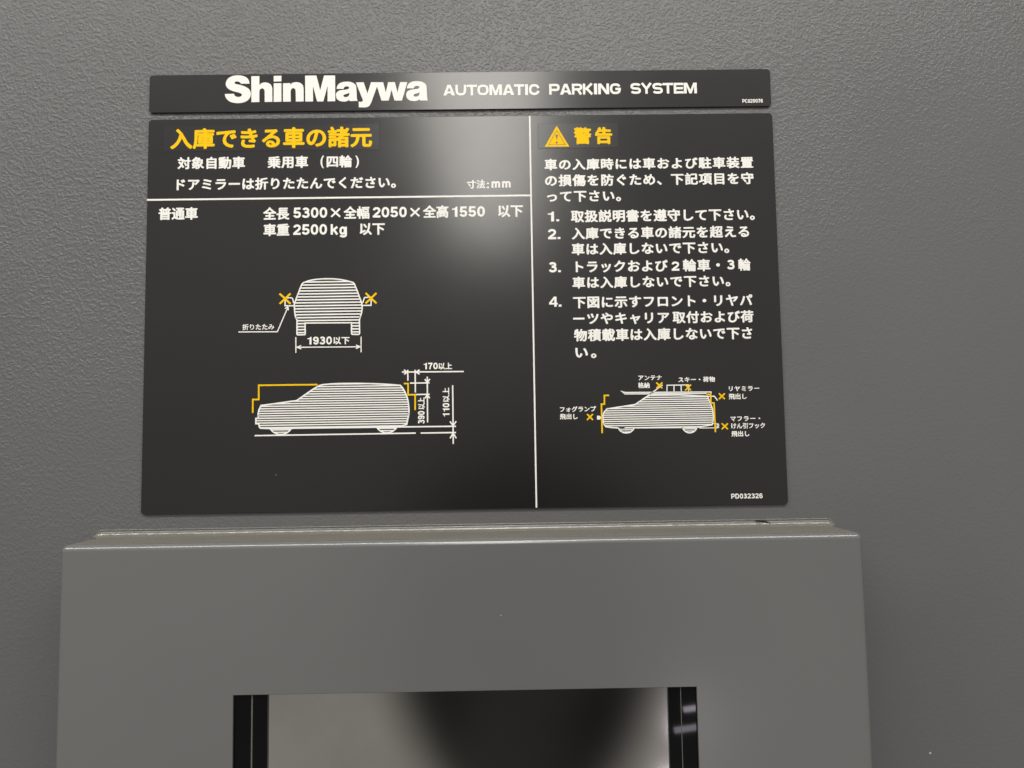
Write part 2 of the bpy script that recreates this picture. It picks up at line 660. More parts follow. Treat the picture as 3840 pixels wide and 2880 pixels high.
TEXT = {'heading': [('入庫できる車の諸元',-297.56,-91.82,168.3,190.59,'k',0.03)],'target': [('対象自動車',-289.83,-221.22,147.46,160.44,'k',0.03),('乗用車',-198.42,-157.05,147.46,160.44,'k',0.03),('(',-144.57,-141.07,146.91,160.36,'i',0.02),('四輪',-138.32,-112.28,147.46,160.44,'k',0.03),(')',-108.93,-105.28,146.8,159.94,'i',0.02)],'mirror': [('ドアミラーは折りたたんでください。',-290.37,-67.72,125.28,138.19,'k',0.03)],'unit': [('寸法',4.55,23.28,123.84,133.18,'k',0.03),(':',24.68,26.89,124.27,130.06,'i',0.03),('m',29.73,38.39,124.52,131.28,'i',0.03),('m',40.44,49.1,124.55,131.31,'i',0.03)],'ordinary': [('普通車',-308.14,-268.35,95.09,108.35,'k',0.03)],'size': [('全長',-202.53,-175.81,93.78,107.1,'k',0.03),('5300',-171.97,-137.53,95.64,106.31,'i',0.04),('×',-133.5,-124.52,96.32,104.94,'i',0.03),('全幅',-121.03,-94.62,93.78,107.1,'k',0.03),('2050',-91.32,-56.81,95.2,105.89,'i',0.04),('×',-52.95,-43.95,95.89,104.32,'i',0.03),('全高',-40.47,-14.37,93.78,107.1,'k',0.03),('1550',-10.87,22.6,94.77,105.46,'i',0.04),('以下',35.84,61.25,93.78,107.1,'k',0.03)],'weight': [('車重',-202.02,-175.71,77.12,90.19,'k',0.03),('2500',-171.87,-137.67,78.27,88.91,'i',0.04),('kg',-134.0,-117.53,75.03,88.84,'i',0.04),('以下',-104.72,-79.08,77.12,90.19,'k',0.03)],'warn1': [('車の入庫時には車および駐車装置',84.0,298.33,141.97,154.28,'k',0.03)],'warn2': [('の損傷を防ぐため、下記項目を守',84.32,298.18,125.09,137.76,'k',0.03)],'warn3': [('って下さい。',85.91,161.58,108.64,121.19,'k',0.03)],'rule1': [('1.',86.59,98.01,88.91,99.03,'i',0.04),('取扱説明書を遵守して下さい。',109.94,297.77,87.4,100.36,'k',0.03)],'rule2a': [('2.',86.25,98.88,70.56,80.91,'i',0.04),('入庫できる車の諸元を超える',110.42,291.3,69.75,82.43,'k',0.03)],'rule2b': [('車は入庫しないで下さい。',110.08,270.39,53.58,66.27,'k',0.03)],'rule3a': [('3.',86.22,98.69,36.42,46.83,'i',0.04),('トラックおよび',113.73,207.41,35.44,48.22,'k',0.03),('2',211.07,219.04,36.53,45.71,'i',0.04),('輪車・',222.5,260.41,35.44,48.22,'k',0.03),('3',267.3,275.28,37.03,46.84,'i',0.04),('輪',278.84,291.62,35.44,48.22,'k',0.03)],'rule3b': [('車は入庫しないで下さい。',110.09,270.38,19.31,31.73,'k',0.03)],'rule4a': [('4.',86.17,98.6,1.15,11.48,'i',0.04),('下図に示すフロント・リヤパ',110.28,292.19,-0.94,11.76,'k',0.03)],'rule4b': [('ーツやキャリア',109.94,207.28,-17.58,-4.96,'k',0.03),('取付および荷',210.45,292.5,-17.58,-4.96,'k',0.03)],'rule4c': [('物積載車は入庫しないで下さ',110.44,290.63,-34.55,-21.69,'k',0.03)],'rule4d': [('い。',111.52,132.75,-51.83,-38.91,'k',0.03)],'code': [('PD032326',263.41,294.75,-193.68,-188.86,'i',0.04)],'fold': [('折りたたみ',-222.12,-190.28,-18.41,-12.18,'k',0.02)],'w1930': [('1930',-157.04,-132.42,-33.77,-26.02,'i',0.04),('以下',-131.19,-114.89,-34.11,-26.07,'k',0.03)],'d170': [('170',-40.73,-26.62,-60.33,-53.91,'i',0.04),('以上',-25.95,-12.2,-60.8,-53.81,'k',0.03)],'d390': [('390',-114.82,-102.16,40.1,46.83,'i',0.04),('以上',-100.47,-88.49,39.79,46.9,'k',0.03)],'d110': [('110',-107.91,-94.46,15.34,22.05,'i',0.04),('以上',-93.53,-79.16,15.11,22.28,'k',0.03)],'antenna1': [('アンテナ',174.27,197.84,-74.81,-69.24,'k',0.03)],'antenna2': [('格納',173.7,185.44,-82.54,-76.6,'k',0.03)],'ski': [('スキー・荷物',214.33,251.34,-77.25,-71.66,'k',0.03)],'rear1': [('リヤミラー',264.9,295.7,-87.06,-81.38,'k',0.03)],'rear2': [('飛出し',264.5,282.62,-95.09,-89.09,'k',0.03)],'fog1': [('フォグランプ',94.89,131.15,-105.36,-99.61,'k',0.03)],'fog2': [('飛出し',94.75,112.53,-112.68,-106.83,'k',0.03)],'muf1': [('マフラー・',265.34,295.29,-117.2,-111.56,'k',0.03)],'muf2': [('けん引フック',265.96,299.91,-124.48,-118.63,'k',0.03)],'muf3': [('飛出し',265.88,283.83,-132.34,-126.5,'k',0.03)],'keikoku': [('警',114.69,132.8,168.9,187.08,'k',0.04),('告',136.49,154.22,168.9,187.08,'k',0.04)],'tcode': [('PC020076',289.64,310.75,211.07,215.01,'i',0.05)]}
LOGO = [[[(-217.58,236.93),(-217.69,237.58),(-217.78,238.23),(-217.88,238.89),(-218.02,239.53),(-218.25,240.16),(-218.55,240.79),(-218.91,241.43),(-219.33,242.05),(-219.81,242.63),(-220.36,243.16),(-220.86,243.55),(-221.41,243.92),(-222.01,244.26),(-222.65,244.57),(-223.34,244.84),(-224.08,245.09),(-224.89,245.31),(-225.77,245.51),(-226.7,245.67),(-227.65,245.8),(-228.6,245.88),(-229.53,245.92),(-230.45,245.91),(-231.38,245.85),(-232.32,245.75),(-233.24,245.62),(-234.12,245.43),(-234.95,245.21),(-235.75,244.93),(-236.51,244.6),(-237.24,244.22),(-237.93,243.82),(-238.56,243.39),(-239.13,242.95),(-239.62,242.48),(-240.06,241.98),(-240.44,241.46),(-240.77,240.92),(-241.06,240.4),(-241.31,239.9),(-241.6,239.17),(-241.78,238.45),(-241.88,237.75),(-241.92,237.09),(-241.9,236.28),(-241.76,235.53),(-241.5,234.78),(-241.23,234.2),(-240.9,233.61),(-240.5,233.03),(-239.99,232.47),(-239.59,232.1),(-239.16,231.74),(-238.68,231.39),(-238.16,231.05),(-237.6,230.71),(-237.0,230.39),(-236.35,230.08),(-235.63,229.77),(-234.88,229.47),(-234.1,229.19),(-233.32,228.91),(-232.54,228.66),(-231.74,228.42),(-230.9,228.19),(-230.05,227.98),(-229.23,227.78),(-228.48,227.58),(-227.84,227.38),(-227.09,227.07),(-226.52,226.76),(-226.07,226.47),(-225.71,226.18),(-225.26,225.67),(-225.15,225.15),(-225.34,224.51),(-225.83,223.88),(-226.38,223.54),(-227.07,223.24),(-227.79,223.04),(-228.52,222.93),(-229.28,222.92),(-230.01,223.01),(-230.73,223.24),(-231.42,223.58),(-232.0,223.95),(-232.6,224.58),(-233.0,225.24),(-233.24,225.84),(-233.41,226.42),(-242.77,226.26),(-242.63,225.52),(-242.5,224.77),(-242.34,224.03),(-242.1,223.3),(-241.83,222.71),(-241.53,222.13),(-241.18,221.56),(-240.79,221.0),(-240.34,220.47),(-239.92,220.04),(-239.47,219.62),(-238.98,219.21),(-238.46,218.83),(-237.92,218.47),(-237.35,218.14),(-236.75,217.86),(-236.12,217.6),(-235.46,217.37),(-234.79,217.16),(-234.09,216.98),(-233.39,216.83),(-232.68,216.7),(-231.95,216.59),(-231.2,216.51),(-230.45,216.46),(-229.7,216.43),(-228.95,216.42),(-228.21,216.44),(-227.46,216.47),(-226.71,216.53),(-225.96,216.62),(-225.23,216.74),(-224.52,216.88),(-223.83,217.06),(-223.14,217.26),(-222.47,217.49),(-221.81,217.75),(-221.19,218.04),(-220.6,218.37),(-220.03,218.73),(-219.49,219.13),(-218.97,219.57),(-218.49,220.02),(-218.05,220.5),(-217.66,220.99),(-217.27,221.62),(-216.95,222.3),(-216.69,222.99),(-216.48,223.67),(-216.31,224.29),(-216.16,224.98),(-216.09,225.6),(-216.08,226.2),(-216.14,226.84),(-216.25,227.53),(-216.42,228.25),(-216.67,228.97),(-217.01,229.66),(-217.35,230.2),(-217.75,230.74),(-218.2,231.27),(-218.71,231.77),(-219.26,232.24),(-219.76,232.61),(-220.31,232.95),(-220.89,233.28),(-221.49,233.59),(-222.11,233.89),(-222.73,234.17),(-223.36,234.44),(-224.02,234.69),(-224.68,234.92),(-225.36,235.14),(-226.03,235.35),(-226.7,235.54),(-227.38,235.73),(-228.1,235.89),(-228.82,236.04),(-229.5,236.19),(-230.13,236.32),(-230.66,236.46),(-231.45,236.69),(-231.99,236.91),(-232.39,237.14),(-232.79,237.56),(-232.9,238.02),(-232.74,238.55),(-232.32,239.03),(-231.61,239.31),(-230.69,239.43),(-229.97,239.39),(-229.17,239.28),(-228.46,239.09),(-227.62,238.65),(-226.97,238.11),(-226.59,237.53),(-226.32,236.92)]],[[(-215.82,244.75),(-207.52,244.91),(-207.43,235.34),(-206.88,235.9),(-206.33,236.47),(-205.72,236.96),(-205.21,237.25),(-204.66,237.5),(-204.09,237.7),(-203.5,237.85),(-202.92,237.97),(-202.32,238.05),(-201.69,238.07),(-201.03,238.03),(-200.46,237.96),(-199.86,237.86),(-199.24,237.72),(-198.63,237.53),(-198.06,237.28),(-197.51,236.99),(-196.97,236.64),(-196.46,236.24),(-195.99,235.8),(-195.58,235.31),(-195.23,234.77),(-194.93,234.18),(-194.68,233.55),(-194.48,232.9),(-194.32,232.23),(-194.21,231.54),(-194.17,230.83),(-194.16,230.1),(-194.16,229.37),(-194.14,228.65),(-194.05,217.41),(-201.85,217.4),(-201.94,228.73),(-202.09,229.36),(-202.23,229.99),(-202.45,230.53),(-203.04,231.15),(-203.7,231.56),(-204.18,231.74),(-204.69,231.73),(-205.42,231.59),(-206.16,231.23),(-206.55,230.76),(-206.88,230.15),(-207.13,229.56),(-207.3,228.78),(-207.37,228.03),(-207.27,217.36),(-215.46,217.29)]],[[(-192.83,244.91),(-184.92,245.03),(-184.88,238.99),(-192.79,238.87)]],[[(-192.77,237.02),(-184.86,237.09),(-184.73,217.41),(-192.62,217.3)]],[[(-183.23,236.92),(-175.82,237.05),(-175.71,235.2),(-175.25,235.71),(-174.81,236.24),(-174.35,236.73),(-173.84,237.13),(-173.27,237.41),(-172.66,237.61),(-172.02,237.76),(-171.37,237.87),(-170.72,237.96),(-170.06,238.01),(-169.37,238.01),(-168.65,237.94),(-168.03,237.85),(-167.36,237.72),(-166.69,237.55),(-166.04,237.32),(-165.43,237.04),(-164.86,236.67),(-164.3,236.24),(-163.78,235.76),(-163.32,235.24),(-162.95,234.71),(-162.67,234.14),(-162.47,233.54),(-162.33,232.91),(-162.23,232.27),(-162.14,231.63),(-162.07,230.98),(-162.04,230.31),(-162.04,229.64),(-162.04,228.97),(-162.03,228.3),(-161.97,217.47),(-170.02,217.46),(-170.18,228.39),(-170.33,229.11),(-170.48,229.83),(-170.69,230.44),(-171.17,231.07),(-171.73,231.47),(-172.25,231.71),(-172.82,231.74),(-173.57,231.56),(-174.3,231.14),(-174.66,230.66),(-174.96,230.05),(-175.18,229.47),(-175.31,228.69),(-175.37,227.93),(-175.2,217.41),(-183.1,217.4)]],[[(-160.62,244.78),(-149.03,244.86),(-145.02,229.24),(-141.16,244.77),(-129.77,244.65),(-129.62,217.32),(-137.48,217.31),(-137.52,233.66),(-141.82,217.25),(-148.15,217.27),(-152.56,233.83),(-152.25,217.36),(-160.29,217.35)]],[[(-128.24,230.39),(-128.15,231.05),(-128.08,231.71),(-127.97,232.37),(-127.75,233.05),(-127.47,233.62),(-127.13,234.21),(-126.74,234.8),(-126.29,235.35),(-125.77,235.84),(-125.29,236.2),(-124.76,236.52),(-124.19,236.82),(-123.59,237.08),(-122.96,237.3),(-122.31,237.5),(-121.62,237.65),(-120.9,237.78),(-120.14,237.87),(-119.37,237.93),(-118.6,237.96),(-117.85,237.96),(-117.1,237.94),(-116.33,237.89),(-115.56,237.82),(-114.81,237.71),(-114.08,237.57),(-113.39,237.4),(-112.74,237.19),(-112.09,236.93),(-111.48,236.65),(-110.91,236.34),(-110.38,236.01),(-109.93,235.67),(-109.37,235.13),(-108.94,234.55),(-108.61,233.94),(-108.34,233.35),(-108.12,232.58),(-108.03,231.81),(-107.95,231.04),(-107.36,219.53),(-106.86,218.25),(-106.86,217.38),(-114.87,217.36),(-115.27,218.85),(-115.76,218.41),(-116.26,217.96),(-116.85,217.59),(-117.4,217.37),(-118.03,217.19),(-118.68,217.05),(-119.32,216.95),(-119.91,216.89),(-120.49,216.85),(-121.1,216.87),(-121.79,216.93),(-122.44,217.01),(-123.15,217.12),(-123.89,217.26),(-124.61,217.44),(-125.25,217.68),(-125.83,217.98),(-126.38,218.34),(-126.88,218.74),(-127.33,219.18),(-127.73,219.65),(-128.05,220.17),(-128.32,220.76),(-128.54,221.37),(-128.7,221.98),(-128.82,222.57),(-128.89,223.3),(-128.89,224.02),(-128.8,224.72),(-128.62,225.38),(-128.36,226.01),(-128.0,226.62),(-127.55,227.18),(-127.0,227.67),(-126.47,227.99),(-125.86,228.28),(-125.2,228.52),(-124.5,228.73),(-123.78,228.91),(-123.15,229.03),(-122.47,229.12),(-121.77,229.19),(-121.08,229.25),(-120.42,229.31),(-119.82,229.38),(-119.02,229.49),(-118.3,229.6),(-117.66,229.72),(-117.1,229.86),(-116.29,230.2),(-115.77,230.61),(-115.43,231.12),(-115.32,231.63),(-115.44,232.1),(-115.87,232.51),(-116.42,232.75),(-117.13,232.95),(-117.85,233.04),(-118.55,232.97),(-119.25,232.79),(-119.83,232.55),(-120.38,232.09),(-120.72,231.54),(-120.9,230.94),(-121.01,230.31)],[(-115.07,226.26),(-115.66,225.95),(-116.24,225.63),(-116.85,225.36),(-117.5,225.14),(-118.16,224.96),(-118.83,224.76),(-119.54,224.54),(-120.25,224.29),(-120.81,224.02),(-121.27,223.53),(-121.4,223.0),(-121.26,222.45),(-120.81,221.97),(-120.25,221.75),(-119.54,221.59),(-118.83,221.54),(-118.15,221.61),(-117.47,221.79),(-116.85,222.09),(-116.31,222.51),(-115.83,223.06),(-115.47,223.71),(-115.3,224.28),(-115.21,224.92),(-115.15,225.6)]],[[(-56.13,230.12),(-56.04,230.79),(-55.97,231.45),(-55.85,232.11),(-55.62,232.78),(-55.34,233.35),(-55.0,233.95),(-54.6,234.54),(-54.14,235.09),(-53.62,235.58),(-53.14,235.94),(-52.61,236.26),(-52.04,236.55),(-51.43,236.82),(-50.8,237.04),(-50.14,237.24),(-49.46,237.39),(-48.73,237.52),(-47.97,237.61),(-47.2,237.67),(-46.43,237.7),(-45.68,237.7),(-44.92,237.68),(-44.15,237.63),(-43.38,237.56),(-42.63,237.45),(-41.9,237.31),(-41.21,237.14),(-40.56,236.93),(-39.91,236.67),(-39.3,236.39),(-38.73,236.08),(-38.21,235.75),(-37.75,235.41),(-37.2,234.87),(-36.77,234.29),(-36.44,233.68),(-36.18,233.09),(-35.96,232.32),(-35.88,231.55),(-35.8,230.78),(-35.28,219.25),(-34.8,217.97),(-34.8,217.1),(-42.83,217.09),(-43.22,218.57),(-43.71,218.13),(-44.21,217.69),(-44.81,217.31),(-45.37,217.09),(-45.99,216.92),(-46.65,216.78),(-47.29,216.67),(-47.88,216.61),(-48.46,216.58),(-49.08,216.59),(-49.76,216.65),(-50.41,216.73),(-51.13,216.84),(-51.87,216.98),(-52.58,217.16),(-53.23,217.4),(-53.8,217.71),(-54.35,218.06),(-54.85,218.46),(-55.3,218.9),(-55.69,219.37),(-56.02,219.9),(-56.28,220.48),(-56.5,221.09),(-56.66,221.71),(-56.77,222.3),(-56.84,223.02),(-56.83,223.75),(-56.74,224.45),(-56.55,225.11),(-56.28,225.74),(-55.92,226.35),(-55.46,226.91),(-54.91,227.4),(-54.37,227.73),(-53.76,228.01),(-53.1,228.25),(-52.4,228.46),(-51.68,228.64),(-51.05,228.77),(-50.36,228.86),(-49.66,228.92),(-48.97,228.98),(-48.31,229.04),(-47.71,229.11),(-46.91,229.23),(-46.18,229.34),(-45.54,229.45),(-44.98,229.59),(-44.17,229.94),(-43.64,230.35),(-43.29,230.85),(-43.18,231.37),(-43.3,231.84),(-43.72,232.25),(-44.28,232.49),(-44.99,232.69),(-45.7,232.78),(-46.41,232.71),(-47.11,232.53),(-47.69,232.29),(-48.25,231.83),(-48.59,231.27),(-48.78,230.67),(-48.89,230.05)],[(-42.97,225.99),(-43.56,225.68),(-44.15,225.36),(-44.76,225.09),(-45.41,224.87),(-46.08,224.69),(-46.75,224.49),(-47.46,224.27),(-48.17,224.02),(-48.73,223.75),(-49.19,223.26),(-49.33,222.73),(-49.2,222.18),(-48.74,221.7),(-48.19,221.48),(-47.48,221.32),(-46.77,221.27),(-46.08,221.34),(-45.4,221.52),(-44.78,221.81),(-44.23,222.24),(-43.75,222.78),(-43.38,223.43),(-43.21,224.01),(-43.11,224.65),(-43.05,225.33)]],[[(-108.44,237.04),(-100.51,237.16),(-96.57,225.14),(-92.98,237.08),(-86.74,237.01),(-86.75,232.61),(-92.02,217.57),(-92.29,216.9),(-92.55,216.2),(-92.82,215.52),(-93.09,214.86),(-93.37,214.27),(-93.72,213.6),(-94.07,212.99),(-94.44,212.46),(-94.85,211.99),(-95.47,211.49),(-96.14,211.12),(-96.83,210.84),(-97.55,210.67),(-98.31,210.59),(-99.06,210.5),(-105.48,210.58),(-105.48,216.44),(-104.83,216.43),(-104.16,216.4),(-103.54,216.39),(-103.01,216.42),(-102.27,216.56),(-101.77,216.81),(-101.41,217.2),(-101.22,217.67),(-101.28,218.18),(-101.42,218.7)]],[[(-86.74,237.01),(-80.44,236.95),(-77.75,226.11),(-75.24,236.89),(-68.4,236.92),(-65.76,225.98),(-63.09,236.86),(-55.55,236.78),(-61.2,217.34),(-68.87,217.37),(-71.9,228.6),(-74.81,217.44),(-82.23,217.42),(-86.75,232.61)]]]
CAPS = [('A',-18.65,-6.64,222.14,233.45),('U',-6.15,4.93,222.08,233.42),('T',5.4,15.96,222.02,233.39),('O',16.47,27.88,221.96,233.35),('M',28.73,41.65,221.9,233.31),('A',42.38,54.33,221.83,233.27),('T',54.15,64.67,221.76,233.25),('I',65.57,68.5,221.68,233.26),('C',69.55,80.44,221.68,233.2),('P',90.35,101.21,221.88,233.31),('A',101.47,113.45,221.85,233.28),('R',113.85,124.55,221.82,233.27),('K',125.16,136.02,221.79,233.24),('I',136.62,139.87,221.73,233.27),('N',140.91,152.21,221.75,233.21),('G',153.05,164.36,221.72,233.19),('S',174.3,185.08,221.74,233.25),('Y',185.07,196.54,221.73,233.21),('S',197.03,207.77,221.71,233.17),('T',207.58,218.51,221.7,233.13),('E',219.02,229.19,221.68,233.1),('M',229.5,242.97,221.68,233.04)]
FRONT = {'body': [(-161.66,28.85),(-160.47,29.28),(-159.29,29.73),(-158.12,30.18),(-156.92,30.61),(-155.69,31.01),(-154.39,31.34),(-153.02,31.62),(-151.59,31.86),(-150.12,32.05),(-148.63,32.22),(-147.13,32.36),(-145.66,32.49),(-144.2,32.59),(-142.75,32.66),(-141.29,32.71),(-139.84,32.74),(-138.38,32.75),(-136.92,32.74),(-135.47,32.72),(-134.01,32.69),(-132.55,32.64),(-131.09,32.57),(-129.64,32.47),(-128.18,32.33),(-126.72,32.16),(-125.24,31.96),(-123.77,31.73),(-122.31,31.47),(-120.86,31.19),(-119.44,30.88),(-118.04,30.55),(-116.67,30.17),(-115.32,29.77),(-113.97,29.36),(-112.63,28.95),(-111.27,28.56),(-110.86,28.08),(-110.5,27.81),(-110.02,27.13),(-109.24,25.43),(-108.47,23.48),(-107.54,21.0),(-106.5,18.15),(-105.4,15.13),(-104.31,12.1),(-103.27,9.26),(-103.05,8.4),(-102.8,7.56),(-102.57,6.71),(-102.38,5.81),(-102.26,4.83),(-102.21,3.94),(-102.2,3.0),(-102.22,2.02),(-102.29,1.01),(-102.4,-0.02),(-102.55,-1.05),(-102.78,-2.09),(-103.07,-3.16),(-103.4,-4.24),(-103.76,-5.32),(-104.11,-6.41),(-104.45,-7.49),(-104.96,-9.69),(-104.75,-23.03),(-104.94,-23.55),(-105.18,-23.98),(-105.56,-24.13),(-105.98,-24.18),(-111.78,-24.1),(-112.21,-23.99),(-112.58,-23.8),(-112.75,-23.39),(-112.87,-22.92),(-112.87,-12.29),(-159.43,-12.02),(-159.24,-22.64),(-159.35,-23.16),(-159.52,-23.59),(-159.86,-23.74),(-160.25,-23.8),(-166.33,-23.79),(-166.84,-23.72),(-167.27,-23.56),(-167.46,-23.12),(-167.56,-22.6),(-167.49,-8.98),(-168.59,-6.91),(-168.81,-6.04),(-169.04,-5.2),(-169.28,-4.36),(-169.5,-3.5),(-169.69,-2.59),(-169.85,-1.61),(-169.97,-0.54),(-170.05,0.6),(-170.11,1.78),(-170.15,2.99),(-170.2,4.2),(-170.26,5.38),(-170.26,6.07),(-170.35,6.55),(-170.26,7.46),(-169.7,9.42),(-168.95,11.57),(-167.95,14.28),(-166.78,17.37),(-165.53,20.65),(-164.28,23.93),(-163.11,27.03)],'mirror': [[(-178.29,13.81),(-173.94,13.89),(-173.08,13.68),(-172.34,13.28),(-171.91,12.4),(-171.6,11.29),(-171.23,10.09),(-170.86,8.85),(-169.91,8.69)],[(-179.6,13.23),(-179.55,5.8),(-170.26,5.68)],[(-94.32,13.2),(-98.69,13.25),(-99.35,13.08),(-99.92,12.76),(-100.24,12.05),(-100.51,11.07),(-100.78,10.24),(-101.08,9.3),(-101.38,8.35),(-102.33,7.92)],[(-93.08,12.44),(-93.24,5.08),(-101.97,5.05)]],'cross': [[[(-185.22,18.32),(-174.04,7.64)],[(-174.11,18.17),(-185.0,7.79)]],[[(-98.68,17.68),(-87.78,6.99)],[(-87.76,17.53),(-98.69,7.14)]]],'leader': [[(-225.97,-20.11),(-187.12,-20.43),(-176.57,4.66)],[(-179.68,2.94),(-176.42,4.95),(-176.4,1.05)]],'width': [[(-168.56,-26.17),(-168.47,-42.01)],[(-103.3,-26.56),(-103.31,-42.42)],[(-167.85,-36.4),(-104.03,-36.79)],[(-163.16,-34.65),(-167.71,-36.33),(-163.14,-38.15)],[(-108.52,-34.9),(-104.03,-36.79),(-108.52,-38.48)]]}
SIDE = {'body': [(-202.76,-94.31),(-167.33,-89.86),(-165.64,-88.67),(-163.96,-87.48),(-162.28,-86.28),(-160.59,-85.09),(-158.89,-83.92),(-157.19,-82.76),(-155.41,-81.57),(-153.53,-80.33),(-151.64,-79.11),(-149.84,-77.96),(-148.21,-76.96),(-146.85,-76.16),(-145.81,-75.6),(-145.03,-75.25),(-144.42,-75.03),(-143.91,-74.9),(-143.4,-74.8),(-142.82,-74.67),(-142.26,-74.53),(-141.82,-74.43),(-141.38,-74.35),(-140.84,-74.29),(-140.09,-74.23),(-139.01,-74.14),(-137.63,-74.04),(-136.03,-73.92),(-134.21,-73.8),(-132.18,-73.69),(-129.94,-73.59),(-127.48,-73.53),(-124.72,-73.49),(-121.64,-73.47),(-118.35,-73.47),(-114.95,-73.49),(-111.54,-73.52),(-108.25,-73.57),(-105.0,-73.64),(-101.69,-73.74),(-98.38,-73.85),(-95.13,-73.97),(-91.99,-74.1),(-89.0,-74.24),(-86.14,-74.39),(-83.36,-74.55),(-80.69,-74.72),(-78.15,-74.9),(-75.78,-75.07),(-73.6,-75.23),(-71.68,-75.39),(-70.02,-75.54),(-68.51,-75.69),(-67.09,-75.84),(-65.67,-75.99),(-64.17,-76.14),(-63.79,-76.6),(-63.42,-77.02),(-63.04,-77.45),(-62.66,-77.9),(-62.28,-78.41),(-61.87,-79.0),(-61.44,-79.68),(-60.99,-80.44),(-60.53,-81.25),(-60.07,-82.1),(-59.62,-82.98),(-59.2,-83.87),(-58.8,-84.77),(-58.4,-85.71),(-58.01,-86.67),(-57.65,-87.66),(-57.32,-88.67),(-57.03,-89.69),(-56.79,-90.76),(-56.58,-91.9),(-56.4,-93.05),(-56.24,-94.19),(-56.11,-95.27),(-55.99,-96.26),(-55.9,-97.15),(-55.83,-97.97),(-55.78,-98.74),(-55.74,-99.47),(-55.72,-100.18),(-55.71,-100.89),(-55.71,-101.57),(-55.72,-102.23),(-55.75,-102.86),(-55.78,-103.48),(-55.82,-104.1),(-55.84,-104.73),(-58.09,-115.38),(-67.61,-117.62),(-193.76,-117.28),(-203.13,-116.79),(-203.47,-116.4),(-203.83,-116.02),(-204.15,-115.61),(-204.41,-115.12),(-204.55,-114.65),(-204.64,-114.12),(-204.7,-113.56),(-204.75,-112.99),(-204.82,-112.44),(-207.76,-112.24),(-207.81,-107.1),(-205.41,-106.52),(-205.44,-105.98),(-205.48,-105.45),(-205.53,-104.93),(-205.56,-104.39),(-205.57,-103.82),(-205.55,-103.22),(-205.51,-102.57),(-205.46,-101.9),(-205.39,-101.2),(-205.29,-100.48),(-205.14,-99.74),(-204.94,-99.0),(-204.67,-98.25),(-204.33,-97.47),(-203.95,-96.68),(-203.54,-95.89),(-203.14,-95.09)],'wheel': [[(-193.46,-117.47),(-191.93,-119.45),(-190.04,-121.08),(-187.87,-122.31),(-185.51,-123.08),(-183.05,-123.37),(-180.6,-123.16),(-178.25,-122.45),(-176.1,-121.29),(-174.23,-119.71),(-172.72,-117.78)],[(-87.75,-117.63),(-86.32,-119.53),(-84.53,-121.12),(-82.47,-122.31),(-80.21,-123.06),(-77.85,-123.33),(-75.5,-123.13),(-73.23,-122.44),(-71.16,-121.32),(-69.37,-119.79),(-67.92,-117.92)]],'ground': [[(-208.8,-124.13),(-49.01,-124.0)],[(-44.05,-124.03),(-9.09,-124.04)],[(-66.88,-117.65),(-9.03,-117.8)]],'frontlim': [(-146.66,-74.23),(-205.16,-74.04),(-205.04,-88.23),(-210.98,-88.14),(-210.93,-101.41)],'rearlim': [(-60.54,-74.43),(-56.43,-74.49),(-56.48,-85.72),(-49.45,-85.67),(-49.54,-101.1)],'dim170': [[(-62.54,-62.83),(-0.66,-63.14)],[(-56.66,-60.69),(-56.62,-71.65)],[(-49.3,-60.79),(-49.23,-83.51)],[(-60.47,-60.63),(-57.29,-62.9),(-60.24,-65.19)],[(-44.88,-60.86),(-48.49,-63.03),(-44.91,-65.25)]],'dim390': [[(-54.47,-74.05),(-34.99,-74.07)],[(-48.53,-85.58),(-34.92,-85.52)],[(-37.21,-67.79),(-37.22,-113.48)],[(-39.69,-70.24),(-37.25,-73.63),(-34.65,-70.21)],[(-39.57,-89.42),(-37.33,-86.16),(-34.84,-89.38)]],'dim110': [[(-11.92,-76.83),(-11.86,-135.44)],[(-14.87,-112.79),(-11.99,-117.29),(-8.72,-112.78)],[(-14.93,-129.68),(-11.91,-124.61),(-8.73,-129.77)]]}
